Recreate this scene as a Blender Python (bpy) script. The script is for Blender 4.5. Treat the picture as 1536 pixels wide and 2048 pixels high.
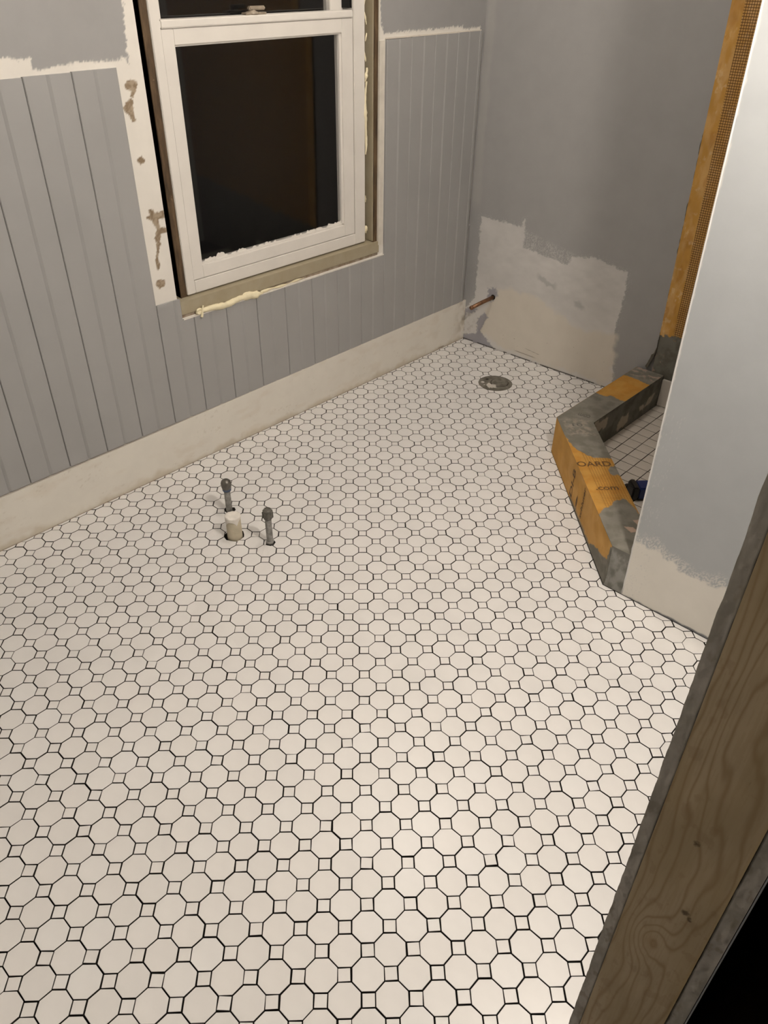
import bpy, bmesh, math, random
import numpy as np
from mathutils import Matrix, Vector

# ------------------------------------------------------------------ scene, camera, world, lights, exposure
for o in list(bpy.data.objects):
    bpy.data.objects.remove(o, do_unlink=True)
SC = bpy.context.scene
COL = SC.collection
S = 0.0592                      # metres per tile pitch; every coordinate below is in pitches
MM = 0.001 / S                  # one millimetre in pitches
FPX = 1552.33                   # focal length in pixels of the 1536 x 2048 frame
RW = np.array([[0.72798004, 0.68548260, 0.01259637],
               [0.41064212, -0.42124059, -0.80865902],
               [-0.54901558, 0.59386023, -0.58814277]])
CAM = np.array([7.0224577, -7.2439753, 25.1896251])

cam_d = bpy.data.cameras.new('camera')
cam = bpy.data.objects.new('camera', cam_d)
COL.objects.link(cam)
cam_d.sensor_fit = 'VERTICAL'
cam_d.sensor_height = 36.0
cam_d.sensor_width = 27.0
cam_d.lens = 36.0 * FPX / 2048.0
cam_d.clip_start = 0.02
M = Matrix.Identity(4)
for i in range(3):
    M[i][0] = RW[0][i]
    M[i][1] = -RW[1][i]
    M[i][2] = -RW[2][i]
    M[i][3] = CAM[i] * S
cam.matrix_world = M
SC.camera = cam

world = bpy.data.worlds.new('night')
SC.world = world
world.use_nodes = True
world.node_tree.nodes['Background'].inputs[0].default_value = (0.010, 0.014, 0.022, 1)
world.node_tree.nodes['Background'].inputs[1].default_value = 0.15

SC.view_settings.view_transform = 'Standard'
SC.view_settings.look = 'None'
SC.view_settings.gamma = 1.0
SC.view_settings.use_curve_mapping = False
SC.view_settings.exposure = 0.0

WARM = (1.0, 0.908, 0.805)
VANITY_POWER = 800.0            # emission strength of the globe on the right wall
CEILING_POWER = 80.0            # emission strength of the ceiling dome


def proj(x, y, z):
    c = RW @ (np.array([x, y, z]) - CAM)
    return 768 + FPX * c[0] / c[2], 1024 + FPX * c[1] / c[2], c[2]


random.seed(4)
RNG = np.random.default_rng(11)

# ------------------------------------------------------------------ noise helpers (numpy)


def vnoise(x, y, seed=0):
    x = np.asarray(x, float); y = np.asarray(y, float)
    xi = np.floor(x).astype(np.int64); yi = np.floor(y).astype(np.int64)
    xf = x - xi; yf = y - yi
    xf = xf * xf * (3 - 2 * xf); yf = yf * yf * (3 - 2 * yf)

    def h(a, b):
        n = (a * 374761393 + b * 668265263 + seed * 974711) & 0xffffffff
        n = ((n ^ (n >> 13)) * 1274126177) & 0xffffffff
        n = n ^ (n >> 16)
        return (n & 0xffff) / 65535.0
    return (h(xi, yi) * (1 - xf) + h(xi + 1, yi) * xf) * (1 - yf) + (h(xi, yi + 1) * (1 - xf) + h(xi + 1, yi + 1) * xf) * yf


def fbm(x, y, seed=0, oct=4):
    s = 0; a = 0.5
    for k in range(oct):
        s = s + a * (vnoise(x, y, seed + k) - 0.5); a *= 0.5; x = np.asarray(x) * 2.03; y = np.asarray(y) * 2.03
    return s * 2


def sdf(poly, x, y):
    """signed distance to a polygon, negative inside"""
    x = np.asarray(x, float); y = np.asarray(y, float)
    d = np.full(x.shape, 1e9); ins = np.zeros(x.shape, bool)
    n = len(poly)
    for i in range(n):
        x0, y0 = poly[i]; x1, y1 = poly[(i + 1) % n]
        ex, ey = x1 - x0, y1 - y0
        t = np.clip(((x - x0) * ex + (y - y0) * ey) / (ex * ex + ey * ey + 1e-12), 0, 1)
        d = np.minimum(d, np.hypot(x - x0 - t * ex, y - y0 - t * ey))
        c = ((y0 > y) != (y1 > y)) & (x < (x1 - x0) * (y - y0) / ((y1 - y0) if abs(y1 - y0) > 1e-12 else 1e-12) + x0)
        ins ^= c
    return np.where(ins, -d, d)


def smooth(a, b, v):
    t = np.clip((v - a) / (b - a), 0, 1)
    return t * t * (3 - 2 * t)


def mix(c0, c1, t):
    t = np.asarray(t)[..., None]
    return np.asarray(c0) * (1 - t) + np.asarray(c1) * t

# ------------------------------------------------------------------ object helpers


def link(o, parent=None):
    COL.objects.link(o)
    if parent is not None:
        o.parent = parent
    return o


def tag(o, label=None, cat=None, group=None, kind=None):
    if label: o['label'] = label
    if cat: o['category'] = cat
    if group: o['group'] = group
    if kind: o['kind'] = kind
    return o


def mesh(name, V, F, mat=None, smoothf=False):
    me = bpy.data.meshes.new(name)
    me.from_pydata([tuple(float(c) * S for c in v) for v in V], [], F)
    me.update()
    if mat: me.materials.append(mat)
    if smoothf:
        me.polygons.foreach_set('use_smooth', [True] * len(me.polygons))
    return me


def obj(name, V, F, mat, parent=None, smoothf=False):
    return link(bpy.data.objects.new(name, mesh(name, V, F, mat, smoothf)), parent)


def empty(name, loc=(0, 0, 0)):
    o = bpy.data.objects.new(name, None)
    o.empty_display_size = 0.05
    COL.objects.link(o)
    return o


def boxVF(x0, x1, y0, y1, z0, z1, off=0):
    V = [(x0, y0, z0), (x1, y0, z0), (x1, y1, z0), (x0, y1, z0), (x0, y0, z1), (x1, y0, z1), (x1, y1, z1), (x0, y1, z1)]
    F = [(0, 3, 2, 1), (4, 5, 6, 7), (0, 1, 5, 4), (1, 2, 6, 5), (2, 3, 7, 6), (3, 0, 4, 7)]
    return V, [tuple(i + off for i in f) for f in F]


def boxes(name, bl, mat, parent=None, bevel=0.0, seg=2):
    V = []; F = []
    for b in bl:
        v, f = boxVF(*b, off=len(V)); V += v; F += f
    me = mesh(name, V, F, mat)
    if bevel > 0:
        bm = bmesh.new(); bm.from_mesh(me)
        bmesh.ops.bevel(bm, geom=list(bm.edges), offset=bevel * S, segments=seg, affect='EDGES', clamp_overlap=True)
        bm.to_mesh(me); bm.free()
    return link(bpy.data.objects.new(name, me), parent)


def tubeVF(path, radii, n=16, cap=True, off=0):
    V = []; F = []
    path = [np.array(p, float) for p in path]
    for i, p in enumerate(path):
        t = path[min(i + 1, len(path) - 1)] - path[max(i - 1, 0)]
        t = t / (np.linalg.norm(t) + 1e-12)
        a = np.array([0, 0, 1.0]) if abs(t[2]) < 0.9 else np.array([1.0, 0, 0])
        u = np.cross(t, a); u /= np.linalg.norm(u); w = np.cross(t, u)
        r = radii[i] if hasattr(radii, '__len__') else radii
        for k in range(n):
            an = 2 * math.pi * k / n
            V.append(tuple(p + r * (math.cos(an) * u + math.sin(an) * w)))
    for i in range(len(path) - 1):
        for k in range(n):
            F.append((off + i * n + k, off + i * n + (k + 1) % n, off + (i + 1) * n + (k + 1) % n, off + (i + 1) * n + k))
    if cap:
        F.append(tuple(off + k for k in reversed(range(n))))
        F.append(tuple(off + (len(path) - 1) * n + k for k in range(n)))
    return V, F


def lathe(name, prof, c, mat, parent=None, n=24, smoothf=True, lump=0.0, seed=0):
    """prof: list of (radius, z); about the vertical axis through c"""
    V = []; F = []
    for i, (r, z) in enumerate(prof):
        for k in range(n):
            a = 2 * math.pi * k / n
            rr = r * (1 + lump * float(fbm(math.cos(a) * 1.7 + i * 0.3, math.sin(a) * 1.7 + z * 3, seed)))
            V.append((c[0] + rr * math.cos(a), c[1] + rr * math.sin(a), c[2] + z))
    for i in range(len(prof) - 1):
        for k in range(n):
            F.append((i * n + k, i * n + (k + 1) % n, (i + 1) * n + (k + 1) % n, (i + 1) * n + k))
    F.append(tuple(reversed(range(n)))); F.append(tuple((len(prof) - 1) * n + k for k in range(n)))
    return obj(name, V, F, mat, parent, smoothf)


def paint_grid(name, fn, nu, nv, colfn, mat, parent=None, thick=None, skip=None, smoothf=True):
    """a grid surface fn(u,v)->xyz with u,v in 0..1, coloured per vertex by colfn(X,Y,Z,U,Vv)->rgb(a)"""
    u = np.linspace(0, 1, nu + 1); v = np.linspace(0, 1, nv + 1)
    U, W = np.meshgrid(u, v)
    X, Y, Z = fn(U, W)
    P = np.stack([X, Y, Z], -1).reshape(-1, 3) * S
    col = colfn(X, Y, Z, U, W).reshape(-1, np.shape(colfn(X[:1, :1], Y[:1, :1], Z[:1, :1], U[:1, :1], W[:1, :1]))[-1])
    if col.shape[1] == 3:
        col = np.c_[col, np.zeros(len(col))]
    idx = np.arange((nu + 1) * (nv + 1)).reshape(nv + 1, nu + 1)
    Q = np.stack([idx[:-1, :-1], idx[:-1, 1:], idx[1:, 1:], idx[1:, :-1]], -1).reshape(-1, 4)
    if skip is not None:
        cx = (X[:-1, :-1] + X[1:, 1:]) / 2; cy = (Y[:-1, :-1] + Y[1:, 1:]) / 2; cz = (Z[:-1, :-1] + Z[1:, 1:]) / 2
        Q = Q[~skip(cx, cy, cz).reshape(-1)]
    me = bpy.data.meshes.new(name)
    me.vertices.add(len(P)); me.vertices.foreach_set('co', P.ravel())
    me.loops.add(len(Q) * 4); me.loops.foreach_set('vertex_index', Q.ravel().astype(np.int32))
    me.polygons.add(len(Q)); me.polygons.foreach_set('loop_start', np.arange(0, len(Q) * 4, 4, dtype=np.int32))
    me.polygons.foreach_set('loop_total', np.full(len(Q), 4, np.int32))
    me.update(calc_edges=True); me.validate()
    if smoothf:
        me.polygons.foreach_set('use_smooth', [True] * len(me.polygons))
    at = me.color_attributes.new('Col', 'FLOAT_COLOR', 'POINT')
    at.data.foreach_set('color', np.ascontiguousarray(col, dtype=np.float32).ravel())
    uvl = me.uv_layers.new(name='UVMap')
    uu = np.stack([U.ravel(), W.ravel()], -1)[Q.ravel()]
    uvl.data.foreach_set('uv', np.ascontiguousarray(uu, dtype=np.float32).ravel())
    me.materials.append(mat)
    return link(bpy.data.objects.new(name, me), parent)

# ------------------------------------------------------------------ materials


class N:
    def __init__(s, name):
        s.m = bpy.data.materials.new(name); s.m.use_nodes = True
        s.t = s.m.node_tree; s.b = s.t.nodes['Principled BSDF']

    def n(s, typ, **kw):
        x = s.t.nodes.new(typ)
        for k, v in kw.items(): setattr(x, k, v)
        return x

    def l(s, a, b): s.t.links.new(a, b)

    def noise(s, scale, detail=4, rough=0.55, vec=None):
        x = s.n('ShaderNodeTexNoise'); x.inputs['Scale'].default_value = scale
        x.inputs['Detail'].default_value = detail; x.inputs['Roughness'].default_value = rough
        if vec is None:
            c = s.n('ShaderNodeTexCoord'); vec = c.outputs['Object']
        s.l(vec, x.inputs['Vector']); return x.outputs['Fac']

    def ramp(s, fac, stops):
        r = s.n('ShaderNodeValToRGB'); e = r.color_ramp.elements
        while len(e) < len(stops): e.new(0.5)
        for k, (p, c) in enumerate(stops):
            e[k].position = p; e[k].color = (c[0], c[1], c[2], 1) if hasattr(c, '__len__') else (c, c, c, 1)
        s.l(fac, r.inputs['Fac']); return r.outputs['Color']

    def mixc(s, fac, a, b, mode='MIX'):
        x = s.n('ShaderNodeMix', data_type='RGBA', blend_type=mode)
        for sock, v in ((x.inputs['Factor'], fac), (x.inputs['A'], a), (x.inputs['B'], b)):
            pass
        ins = [i for i in x.inputs if i.enabled]
        for i, v in zip((ins[0], ins[1], ins[2]), (fac, a, b)):
            if hasattr(v, 'is_output'): s.l(v, i)
            elif hasattr(v, '__len__'): i.default_value = (v[0], v[1], v[2], 1)
            else: i.default_value = v
        return [q for q in x.outputs if q.enabled][0]

    def bump(s, h, strength, dist=0.002):
        x = s.n('ShaderNodeBump'); x.inputs['Strength'].default_value = strength; x.inputs['Distance'].default_value = dist
        s.l(h, x.inputs['Height']); s.l(x.outputs['Normal'], s.b.inputs['Normal'])

    def base(s, v):
        if hasattr(v, 'is_output'): s.l(v, s.b.inputs['Base Color'])
        else: s.b.inputs['Base Color'].default_value = (v[0], v[1], v[2], 1)


def simple(name, c, rough=0.6, var=0.12, scale=20, bump=0.0, bscale=80, metal=0.0, spec=0.5, c2=None, bd=0.001):
    a = N(name)
    f = a.noise(scale)
    c2 = c2 or tuple(q * (1 - 2 * var) for q in c)
    a.base(a.ramp(f, [(0.3, c2), (0.7, c)]))
    a.b.inputs['Roughness'].default_value = rough; a.b.inputs['Metallic'].default_value = metal
    a.b.inputs['Specular IOR Level'].default_value = spec
    if bump: a.bump(a.noise(bscale, 5), bump, bd)
    return a.m


def painted(name, rough=0.55, spec=0.4, var=0.06, bump=0.12, bscale=180, bd=0.0006, wetgrid=False, roughnoise=None):
    a = N(name)
    at = a.n('ShaderNodeVertexColor'); at.layer_name = 'Col'
    f = a.noise(14, 5)
    c = a.mixc(1.0, at.outputs['Color'], a.ramp(f, [(0.3, 1 - 2 * var), (0.7, 1.0)]), 'MULTIPLY')
    if wetgrid:   # fine printed grid lines wherever alpha is set
        tc = a.n('ShaderNodeUVMap'); sp = a.n('ShaderNodeSeparateXYZ'); a.l(tc.outputs['UV'], sp.inputs[0])
        outs = []
        for ax in ('X', 'Y'):
            m1 = a.n('ShaderNodeMath', operation='FRACT'); a.l(sp.outputs[ax], m1.inputs[0])
            m2 = a.n('ShaderNodeMath', operation='LESS_THAN'); a.l(m1.outputs[0], m2.inputs[0]); m2.inputs[1].default_value = wetgrid
            outs.append(m2.outputs[0])
        mx = a.n('ShaderNodeMath', operation='MAXIMUM'); a.l(outs[0], mx.inputs[0]); a.l(outs[1], mx.inputs[1])
        ml = a.n('ShaderNodeMath', operation='MULTIPLY'); a.l(mx.outputs[0], ml.inputs[0]); a.l(at.outputs['Alpha'], ml.inputs[1])
        c = a.mixc(ml.outputs[0], c, (0.10, 0.045, 0.012))
    a.base(c)
    a.b.inputs['Roughness'].default_value = rough; a.b.inputs['Specular IOR Level'].default_value = spec
    if bump: a.bump(a.noise(bscale, 4), bump, bd)
    return a.m


WHITE = (0.74, 0.71, 0.655)
GREY = (0.322, 0.319, 0.315)
ORANGE = (0.54, 0.292, 0.064)
THIN = (0.178, 0.168, 0.138)
BROWN = (0.085, 0.045, 0.02)

# glazed floor tile: a little warmth from tile to tile
a = N('glazed_white_tile')
oi = a.n('ShaderNodeObjectInfo')
tone = a.ramp(oi.outputs['Random'], [(0.0, (0.722, 0.705, 0.685)), (0.5, (0.745, 0.723, 0.700)), (1.0, (0.755, 0.743, 0.728))])
dirt = a.ramp(a.noise(9, 5), [(0.25, 0.93), (0.6, 1.0)])
a.base(a.mixc(1.0, tone, dirt, 'MULTIPLY'))
a.b.inputs['Roughness'].default_value = 0.33; a.b.inputs['Specular IOR Level'].default_value = 0.45
TILE = a.m
EDGE = simple('joint_shade_tile_edge', (0.05, 0.04, 0.03), 0.9, 0.3, 60)  # mortar-dark tile sides; the shade of the open joints is put into this colour
BED = simple('dark_mortar_bed', (0.010, 0.007, 0.005), 0.95, 0.3, 60, 0.4, 200)
PLANK = simple('grey_wainscot_paint', (0.332, 0.330, 0.325), 0.42, 0.03, 6, 0.08, 160, bd=0.0004)
WALLP = painted('wall_paint', 0.5, 0.4, 0.03, 0.10)
BASEP = painted('baseboard_paint', 0.45, 0.4, 0.03, 0.06)
SASH = simple('white_sash_paint', (0.73, 0.70, 0.655), 0.4, 0.035, 10, 0.06, 120)
OLIVE = simple('old_olive_paint', (0.365, 0.322, 0.232), 0.5, 0.12, 18, 0.15, 90, c2=(0.325, 0.278, 0.188))
a = N('dark_aged_wood')
tcn = a.n('ShaderNodeTexCoord'); mp = a.n('ShaderNodeMapping'); mp.inputs['Scale'].default_value = (1, 1, 0.16)
a.l(tcn.outputs['Object'], mp.inputs['Vector'])
g1 = a.ramp(a.noise(60, 6, 0.65, mp.outputs['Vector']), [(0.3, (0.026, 0.015, 0.007)), (0.5, (0.080, 0.048, 0.022)), (0.72, (0.15, 0.098, 0.05))])
sc_ = a.ramp(a.noise(38, 5, 0.6), [(0.66, 0.0), (0.74, 1.0)])
a.base(a.mixc(sc_, g1, (0.25, 0.17, 0.10)))
a.b.inputs['Roughness'].default_value = 0.75
a.bump(a.noise(70, 5), 0.5, 0.002)
DARKWOOD = a.m
FOAM = simple('cream_expanding_foam', (0.82, 0.74, 0.52), 0.75, 0.05, 40, 0.5, 90, bd=0.002)
PLASTER = simple('rough_plaster_edge', (0.55, 0.48, 0.39), 0.85, 0.2, 50, 0.5, 90, c2=(0.30, 0.22, 0.14))
THINM = simple('grey_thinset', THIN, 0.85, 0.15, 30, 0.4, 70)
GYPS = simple('gypsum_board_edge', (0.40, 0.375, 0.33), 0.9, 0.16, 45, 0.7, 120, c2=(0.26, 0.235, 0.20), bd=0.002)
CEILP = simple('ceiling_white', (0.75, 0.73, 0.70), 0.8, 0.02, 5)
ROOMP = simple('room_wall_paint', (0.62, 0.60, 0.57), 0.6, 0.03, 4)
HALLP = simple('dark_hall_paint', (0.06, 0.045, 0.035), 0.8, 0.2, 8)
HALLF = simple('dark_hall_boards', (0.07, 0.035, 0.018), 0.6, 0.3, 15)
GALV = simple('weathered_galvanised_pipe', (0.34, 0.33, 0.31), 0.55, 0.25, 90, 0.25, 150, metal=0.35)
DARKMETAL = simple('dark_pipe_cap', (0.17, 0.16, 0.14), 0.35, 0.2, 60, 0.1, 100, metal=0.6)
HEXCAP = simple('grey_hex_cap', (0.16, 0.15, 0.13), 0.6, 0.2, 60, 0.2, 100, metal=0.3)
BLUETAPE = simple('blue_grey_tape', (0.07, 0.10, 0.17), 0.5, 0.1, 40)
PVC = simple('beige_pvc', (0.52, 0.46, 0.34), 0.5, 0.12, 30, 0.1, 60)
MASK = simple('white_masking_tape', (0.76, 0.72, 0.66), 0.75, 0.08, 60, 0.5, 110, bd=0.002)
COPPER = simple('tarnished_copper', (0.30, 0.16, 0.085), 0.45, 0.2, 60, 0.1, 120, metal=0.7, c2=(0.16, 0.085, 0.05))
BLACKP = simple('black_plastic', (0.012, 0.011, 0.010), 0.45, 0.1, 30)
BLUEP = simple('blue_plastic', (0.012, 0.028, 0.13), 0.4, 0.1, 30)
GREYP = simple('grey_plastic', (0.30, 0.29, 0.27), 0.5, 0.1, 30)
TWHITE = simple('matte_shower_tile', (0.60, 0.56, 0.505), 0.45, 0.04, 12)
BLACK = simple('hole_black', (0.006, 0.005, 0.004), 1.0, 0.1, 10)
BRASS = simple('painted_brass_latch', (0.36, 0.30, 0.23), 0.5, 0.15, 60)
PRINT = simple('brown_print', (0.13, 0.065, 0.018), 0.7, 0.1, 40)
FAINT = simple('faint_grey_print', (0.13, 0.12, 0.105), 0.8, 0.1, 40)
CURB = painted('foam_board_and_thinset', 0.75, 0.3, 0.10, 0.35, 120, 0.0012, wetgrid=0.22)
MEMB = painted('orange_membrane', 0.7, 0.3, 0.10, 0.2, 150, 0.0008, wetgrid=0.24)
WOODP = painted('pine_stud', 0.65, 0.3, 0.06, 0.15, 220, 0.0005)
FLANGE = painted('cement_patch', 0.9, 0.3, 0.10, 0.5, 120, 0.002)
STEEL = simple('satin_steel', (0.5, 0.49, 0.47), 0.3, 0.05, 20, metal=0.9)

a = N('window_glass')
a.base((1, 1, 1)); a.b.inputs['Roughness'].default_value = 0.03; a.b.inputs['IOR'].default_value = 1.45
a.b.inputs['Transmission Weight'].default_value = 1.0
GLASS = a.m
NIGHT = simple('night_outside', (0.012, 0.012, 0.013), 0.9, 0.1, 4)


def emis(name, c, st):
    a = N(name); a.base((0.8, 0.8, 0.8))
    a.b.inputs['Emission Color'].default_value = (c[0], c[1], c[2], 1); a.b.inputs['Emission Strength'].default_value = st
    return a.m


BULB = emis('lit_globe', WARM, VANITY_POWER)
DOME = emis('lit_dome', WARM, CEILING_POWER)

# ------------------------------------------------------------------ key planes (in pitches)
XL = -28.25                       # wainscot face of the left wall
XB = -28.20                       # baseboard face
XP = -28.36                       # plaster face above the wainscot
ZC = 40.0                         # ceiling
YN = -14.0                        # near wall
XR = 5.133                        # right wall face
YJ = 1.32                         # door jamb face
YS = 21.30                        # short wall beside the shower
CH = 2.40                         # curb height


def yback(X):
    return 39.86 + 0.0275 * (np.asarray(X) + 28.4)


# ------------------------------------------------------------------ floor: dark bed and octagon-and-dot tiles
floor = boxes('floor', [(-28.9, 7.1, YN, 41.0, -1.0, -0.13)], BED)
tag(floor, 'white octagon and small square mosaic tile floor with open dark joints', kind='structure')

SHOWER = [(-13.5, 41.0), (-13.5, 30.16), (-4.64, 21.27), (6.0, 21.27), (6.0, 41.0)]   # convex, kept free of floor tile


def ngon(cx, cy, r, n, squash=1.0, rot=0.0, wob=0.0, seed=0):
    rr = random.Random(seed)
    return [(cx + r * (1 + wob * rr.uniform(-1, 1)) * math.cos(rot + 2 * math.pi * k / n),
             cy + squash * r * (1 + wob * rr.uniform(-1, 1)) * math.sin(rot + 2 * math.pi * k / n)) for k in range(n)]


FLC = (-21.55, 35.22); FLR = 1.22
HOLES = [ngon(FLC[0], FLC[1], FLR, 20), ngon(-20.69, 11.16, 0.52, 12, wob=0.10, seed=3),
         ngon(-22.72, 12.38, 0.30, 8, wob=0.2, seed=5), ngon(-18.86, 12.06, 0.27, 8, wob=0.3, seed=9)]


def clip(poly, nx, ny, c):
    """keep nx*x+ny*y <= c"""
    out = []
    for i in range(len(poly)):
        p = poly[i]; q = poly[(i + 1) % len(poly)]
        dp = nx * p[0] + ny * p[1] - c; dq = nx * q[0] + ny * q[1] - c
        if dp <= 0: out.append(p)
        if (dp < 0 < dq) or (dq < 0 < dp):
            t = dp / (dp - dq); out.append((p[0] + t * (q[0] - p[0]), p[1] + t * (q[1] - p[1])))
    return out


def area(p):
    return 0.5 * sum(p[i][0] * p[(i + 1) % len(p)][1] - p[(i + 1) % len(p)][0] * p[i][1] for i in range(len(p)))


def ccw(p): return p if area(p) > 0 else p[::-1]


def subtract(polys, cut):
    cut = ccw(cut); res = []
    for p in polys:
        rest = p
        for i in range(len(cut)):
            a0 = cut[i]; b0 = cut[(i + 1) % len(cut)]
            nx, ny = (b0[1] - a0[1]), -(b0[0] - a0[0]); L = math.hypot(nx, ny); nx /= L; ny /= L
            c = nx * a0[0] + ny * a0[1]
            o = clip(rest, -nx, -ny, -c)
            if len(o) > 2 and abs(area(o)) > 2e-4: res.append(o)
            rest = clip(rest, nx, ny, c)
            if len(rest) < 3: break
    return res


def tile_shape(poly, ch=0.008, th=0.135):
    """a slab with a small chamfer; poly ccw around the origin"""
    n = len(poly); cx = sum(p[0] for p in poly) / n; cy = sum(p[1] for p in poly) / n
    V = []
    for (k, z) in ((1, 0.0), (0, -ch), (0, -th)):
        for p in poly:
            dx, dy = p[0] - cx, p[1] - cy; d = math.hypot(dx, dy) + 1e-9
            f = max(0.3, 1 - k * ch * 1.1 / d)
            V.append((cx + dx * f, cy + dy * f, z))
    F = [tuple(range(n))]
    for r in range(2):
        for i in range(n):
            F.append((r * n + i, (r + 1) * n + i, (r + 1) * n + (i + 1) % n, r * n + (i + 1) % n))
    return V, F


G = 0.044
ro = (0.5 - G / 2) / math.cos(math.pi / 8)
OCT = [(ro * math.cos(math.pi / 8 + k * math.pi / 4), ro * math.sin(math.pi / 8 + k * math.pi / 4)) for k in range(8)]
rd = (0.20711 - G / 2) * math.sqrt(2)
DOT = [(rd * math.cos(k * math.pi / 2), rd * math.sin(k * math.pi / 2)) for k in range(4)]
def edge_mat(me):
    me.materials.append(EDGE)
    for p in me.polygons:
        if abs(p.normal.z) < 0.1: p.material_index = 1
    return me


OCTM = mesh('octagon_tile', *tile_shape(OCT), TILE)
DOTM = mesh('dot_tile', *tile_shape(DOT), TILE)
edge_mat(OCTM); edge_mat(DOTM)


def bad(x, y, r):
    """tile circle touches a boundary?"""
    if x - r < XB + 0.06 or y + r > yback(x) - 0.06 or x + r > XR - 0.02 or y - r < YN + .1: return True
    if sdf(SHOWER, np.array([x]), np.array([y]))[0] < r: return True
    return any(sdf(h, np.array([x]), np.array([y]))[0] < r for h in HOLES)


cands = []
for i in range(-30, 7):
    for j in range(-15, 42):
        for kind in (0, 1):
            x = i + 0.5 * (1 - kind); y = j + 0.5 * (1 - kind)
            if x < -28.9 or x > 7.05 or y < YN or y > 41: continue
            if x > XR + .55 and y > YJ - .55: continue
            if x > -13.0 and y > 22.5 and sdf(SHOWER, np.array([x]), np.array([y]))[0] < -0.6: continue
            cands.append((kind, x, y))
infr = []
for c in cands:
    u, v, d = proj(c[1], c[2], 0)
    vis = d > 0 and -25 < u < 1560 and -25 < v < 2075 and u < 1142 + (2048 - v) * 0.345
    infr.append((d if vis else 1e6 + abs(d), c))
order = {0: [], 1: []}
for d, c in sorted(infr): order[c[0]].append(c)
singles = set(order[0][:300]) | set(order[1][:300])
restV = {0: [], 1: []}; restF = {0: [], 1: []}
for (kind, x, y) in cands:
    base = OCT if kind == 0 else DOT
    jx = random.gauss(0, 0.0045 if kind == 0 else 0.008); jy = random.gauss(0, 0.0045 if kind == 0 else 0.008)
    jr = random.gauss(0, 0.007 if kind == 0 else 0.025); jz = random.uniform(-0.006, 0.0)
    ca, sa = math.cos(jr), math.sin(jr)
    r = 0.56 if kind == 0 else 0.30
    nm = 'octagon_tile' if kind == 0 else 'dot_tile'
    if not bad(x, y, r):
        if (kind, x, y) in singles:
            o = bpy.data.objects.new(nm, OCTM if kind == 0 else DOTM)
            link(o, floor); o.location = ((x + jx) * S, (y + jy) * S, jz * S); o.rotation_euler = (0, 0, jr)
            continue
        polys = [[(x + jx + ca * p[0] - sa * p[1], y + jy + sa * p[0] + ca * p[1]) for p in base]]
    else:
        polys = [[(x + jx + ca * p[0] - sa * p[1], y + jy + sa * p[0] + ca * p[1]) for p in base]]
        for (nx, ny, c) in ((-1, 0, -(XB + 0.03)), (-0.0275, 1, 39.86 + 0.0275 * 28.4 - 0.05)):
            polys = [clip(p, nx, ny, c) for p in polys]; polys = [p for p in polys if len(p) > 2]
        if x + r > XR and y > YJ - .5:
            polys = [clip(p, 1, 0, XR - 0.02) for p in polys]; polys = [p for p in polys if len(p) > 2]
        for cut in [SHOWER] + HOLES:
            polys = subtract(polys, cut)
        polys = [p for p in polys if len(p) > 2 and abs(area(p)) > 3e-3]
        if not polys: continue
        if (kind, x, y) in singles:
            V = []; F = []
            for p in polys:
                v, f = tile_shape(ccw(p), ch=0.006); F += [tuple(q + len(V) for q in ff) for ff in f]; V += v
            edge_mat(obj(nm, V, F, TILE, floor).data); continue
    for p in polys:
        v, f = tile_shape(ccw(p), ch=0.006 if bad(x, y, r) else 0.008)
        restF[kind] += [tuple(q + len(restV[kind]) for q in ff) for ff in f]; restV[kind] += [(q[0], q[1], q[2] + jz) for q in v]
t_ = tag(obj('octagon_tiles', restV[0], restF[0], TILE, floor), kind='stuff'); edge_mat(t_.data)
t_ = tag(obj('dot_tiles', restV[1], restF[1], TILE, floor), kind='stuff'); edge_mat(t_.data)

# shower floor, square tiles with dark joints
sh = obj('floor_shower', [(-13.0, 31.5, 0.16), (-13.0, 40.8, 0.16), (5.2, 40.8, 0.16), (5.2, 22.0, 0.16), (-4.4, 22.0, 0.16),
                          (-13.0, 31.5, -0.07), (-13.0, 40.8, -0.07), (5.2, 40.8, -0.07), (5.2, 22.0, -0.07), (-4.4, 22.0, -0.07)],
         [(0, 4, 3, 2, 1), (5, 6, 7, 8, 9), (0, 1, 6, 5), (1, 2, 7, 6), (2, 3, 8, 7), (3, 4, 9, 8), (4, 0, 5, 9)], BED)
tag(sh, 'small square white tile shower floor inside the corner curb', kind='structure')
q = 0.905 / 2 - 0.022
SQM = mesh('square_tile', *tile_shape([(-q, -q), (q, -q), (q, q), (-q, q)], 0.010, 0.10), TWHITE)
edge_mat(SQM)
for i in range(0, 19):
    for j in range(0, 20):
        x = -10.58 - 0.905 * 1.5 + 0.905 * i + 0.905; y = 40.0 - 0.905 * (j + 0.5)
        if x > 5.1 - .45 or x < -11.5 or y < 23.9 or x + y < 20.3: continue
        if x > 1.5: continue
        o = bpy.data.objects.new('square_tile', SQM); link(o, sh)
        o.location = ((x + random.gauss(0, .004)) * S, (y + random.gauss(0, .004)) * S, (0.235) * S); o.rotation_euler = (0, 0, random.gauss(0, .004))

# ------------------------------------------------------------------ left wall
OY0, OY1, OZ0, OZ1 = 14.52, 29.98, 8.80, 36.0       # rough opening

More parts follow.
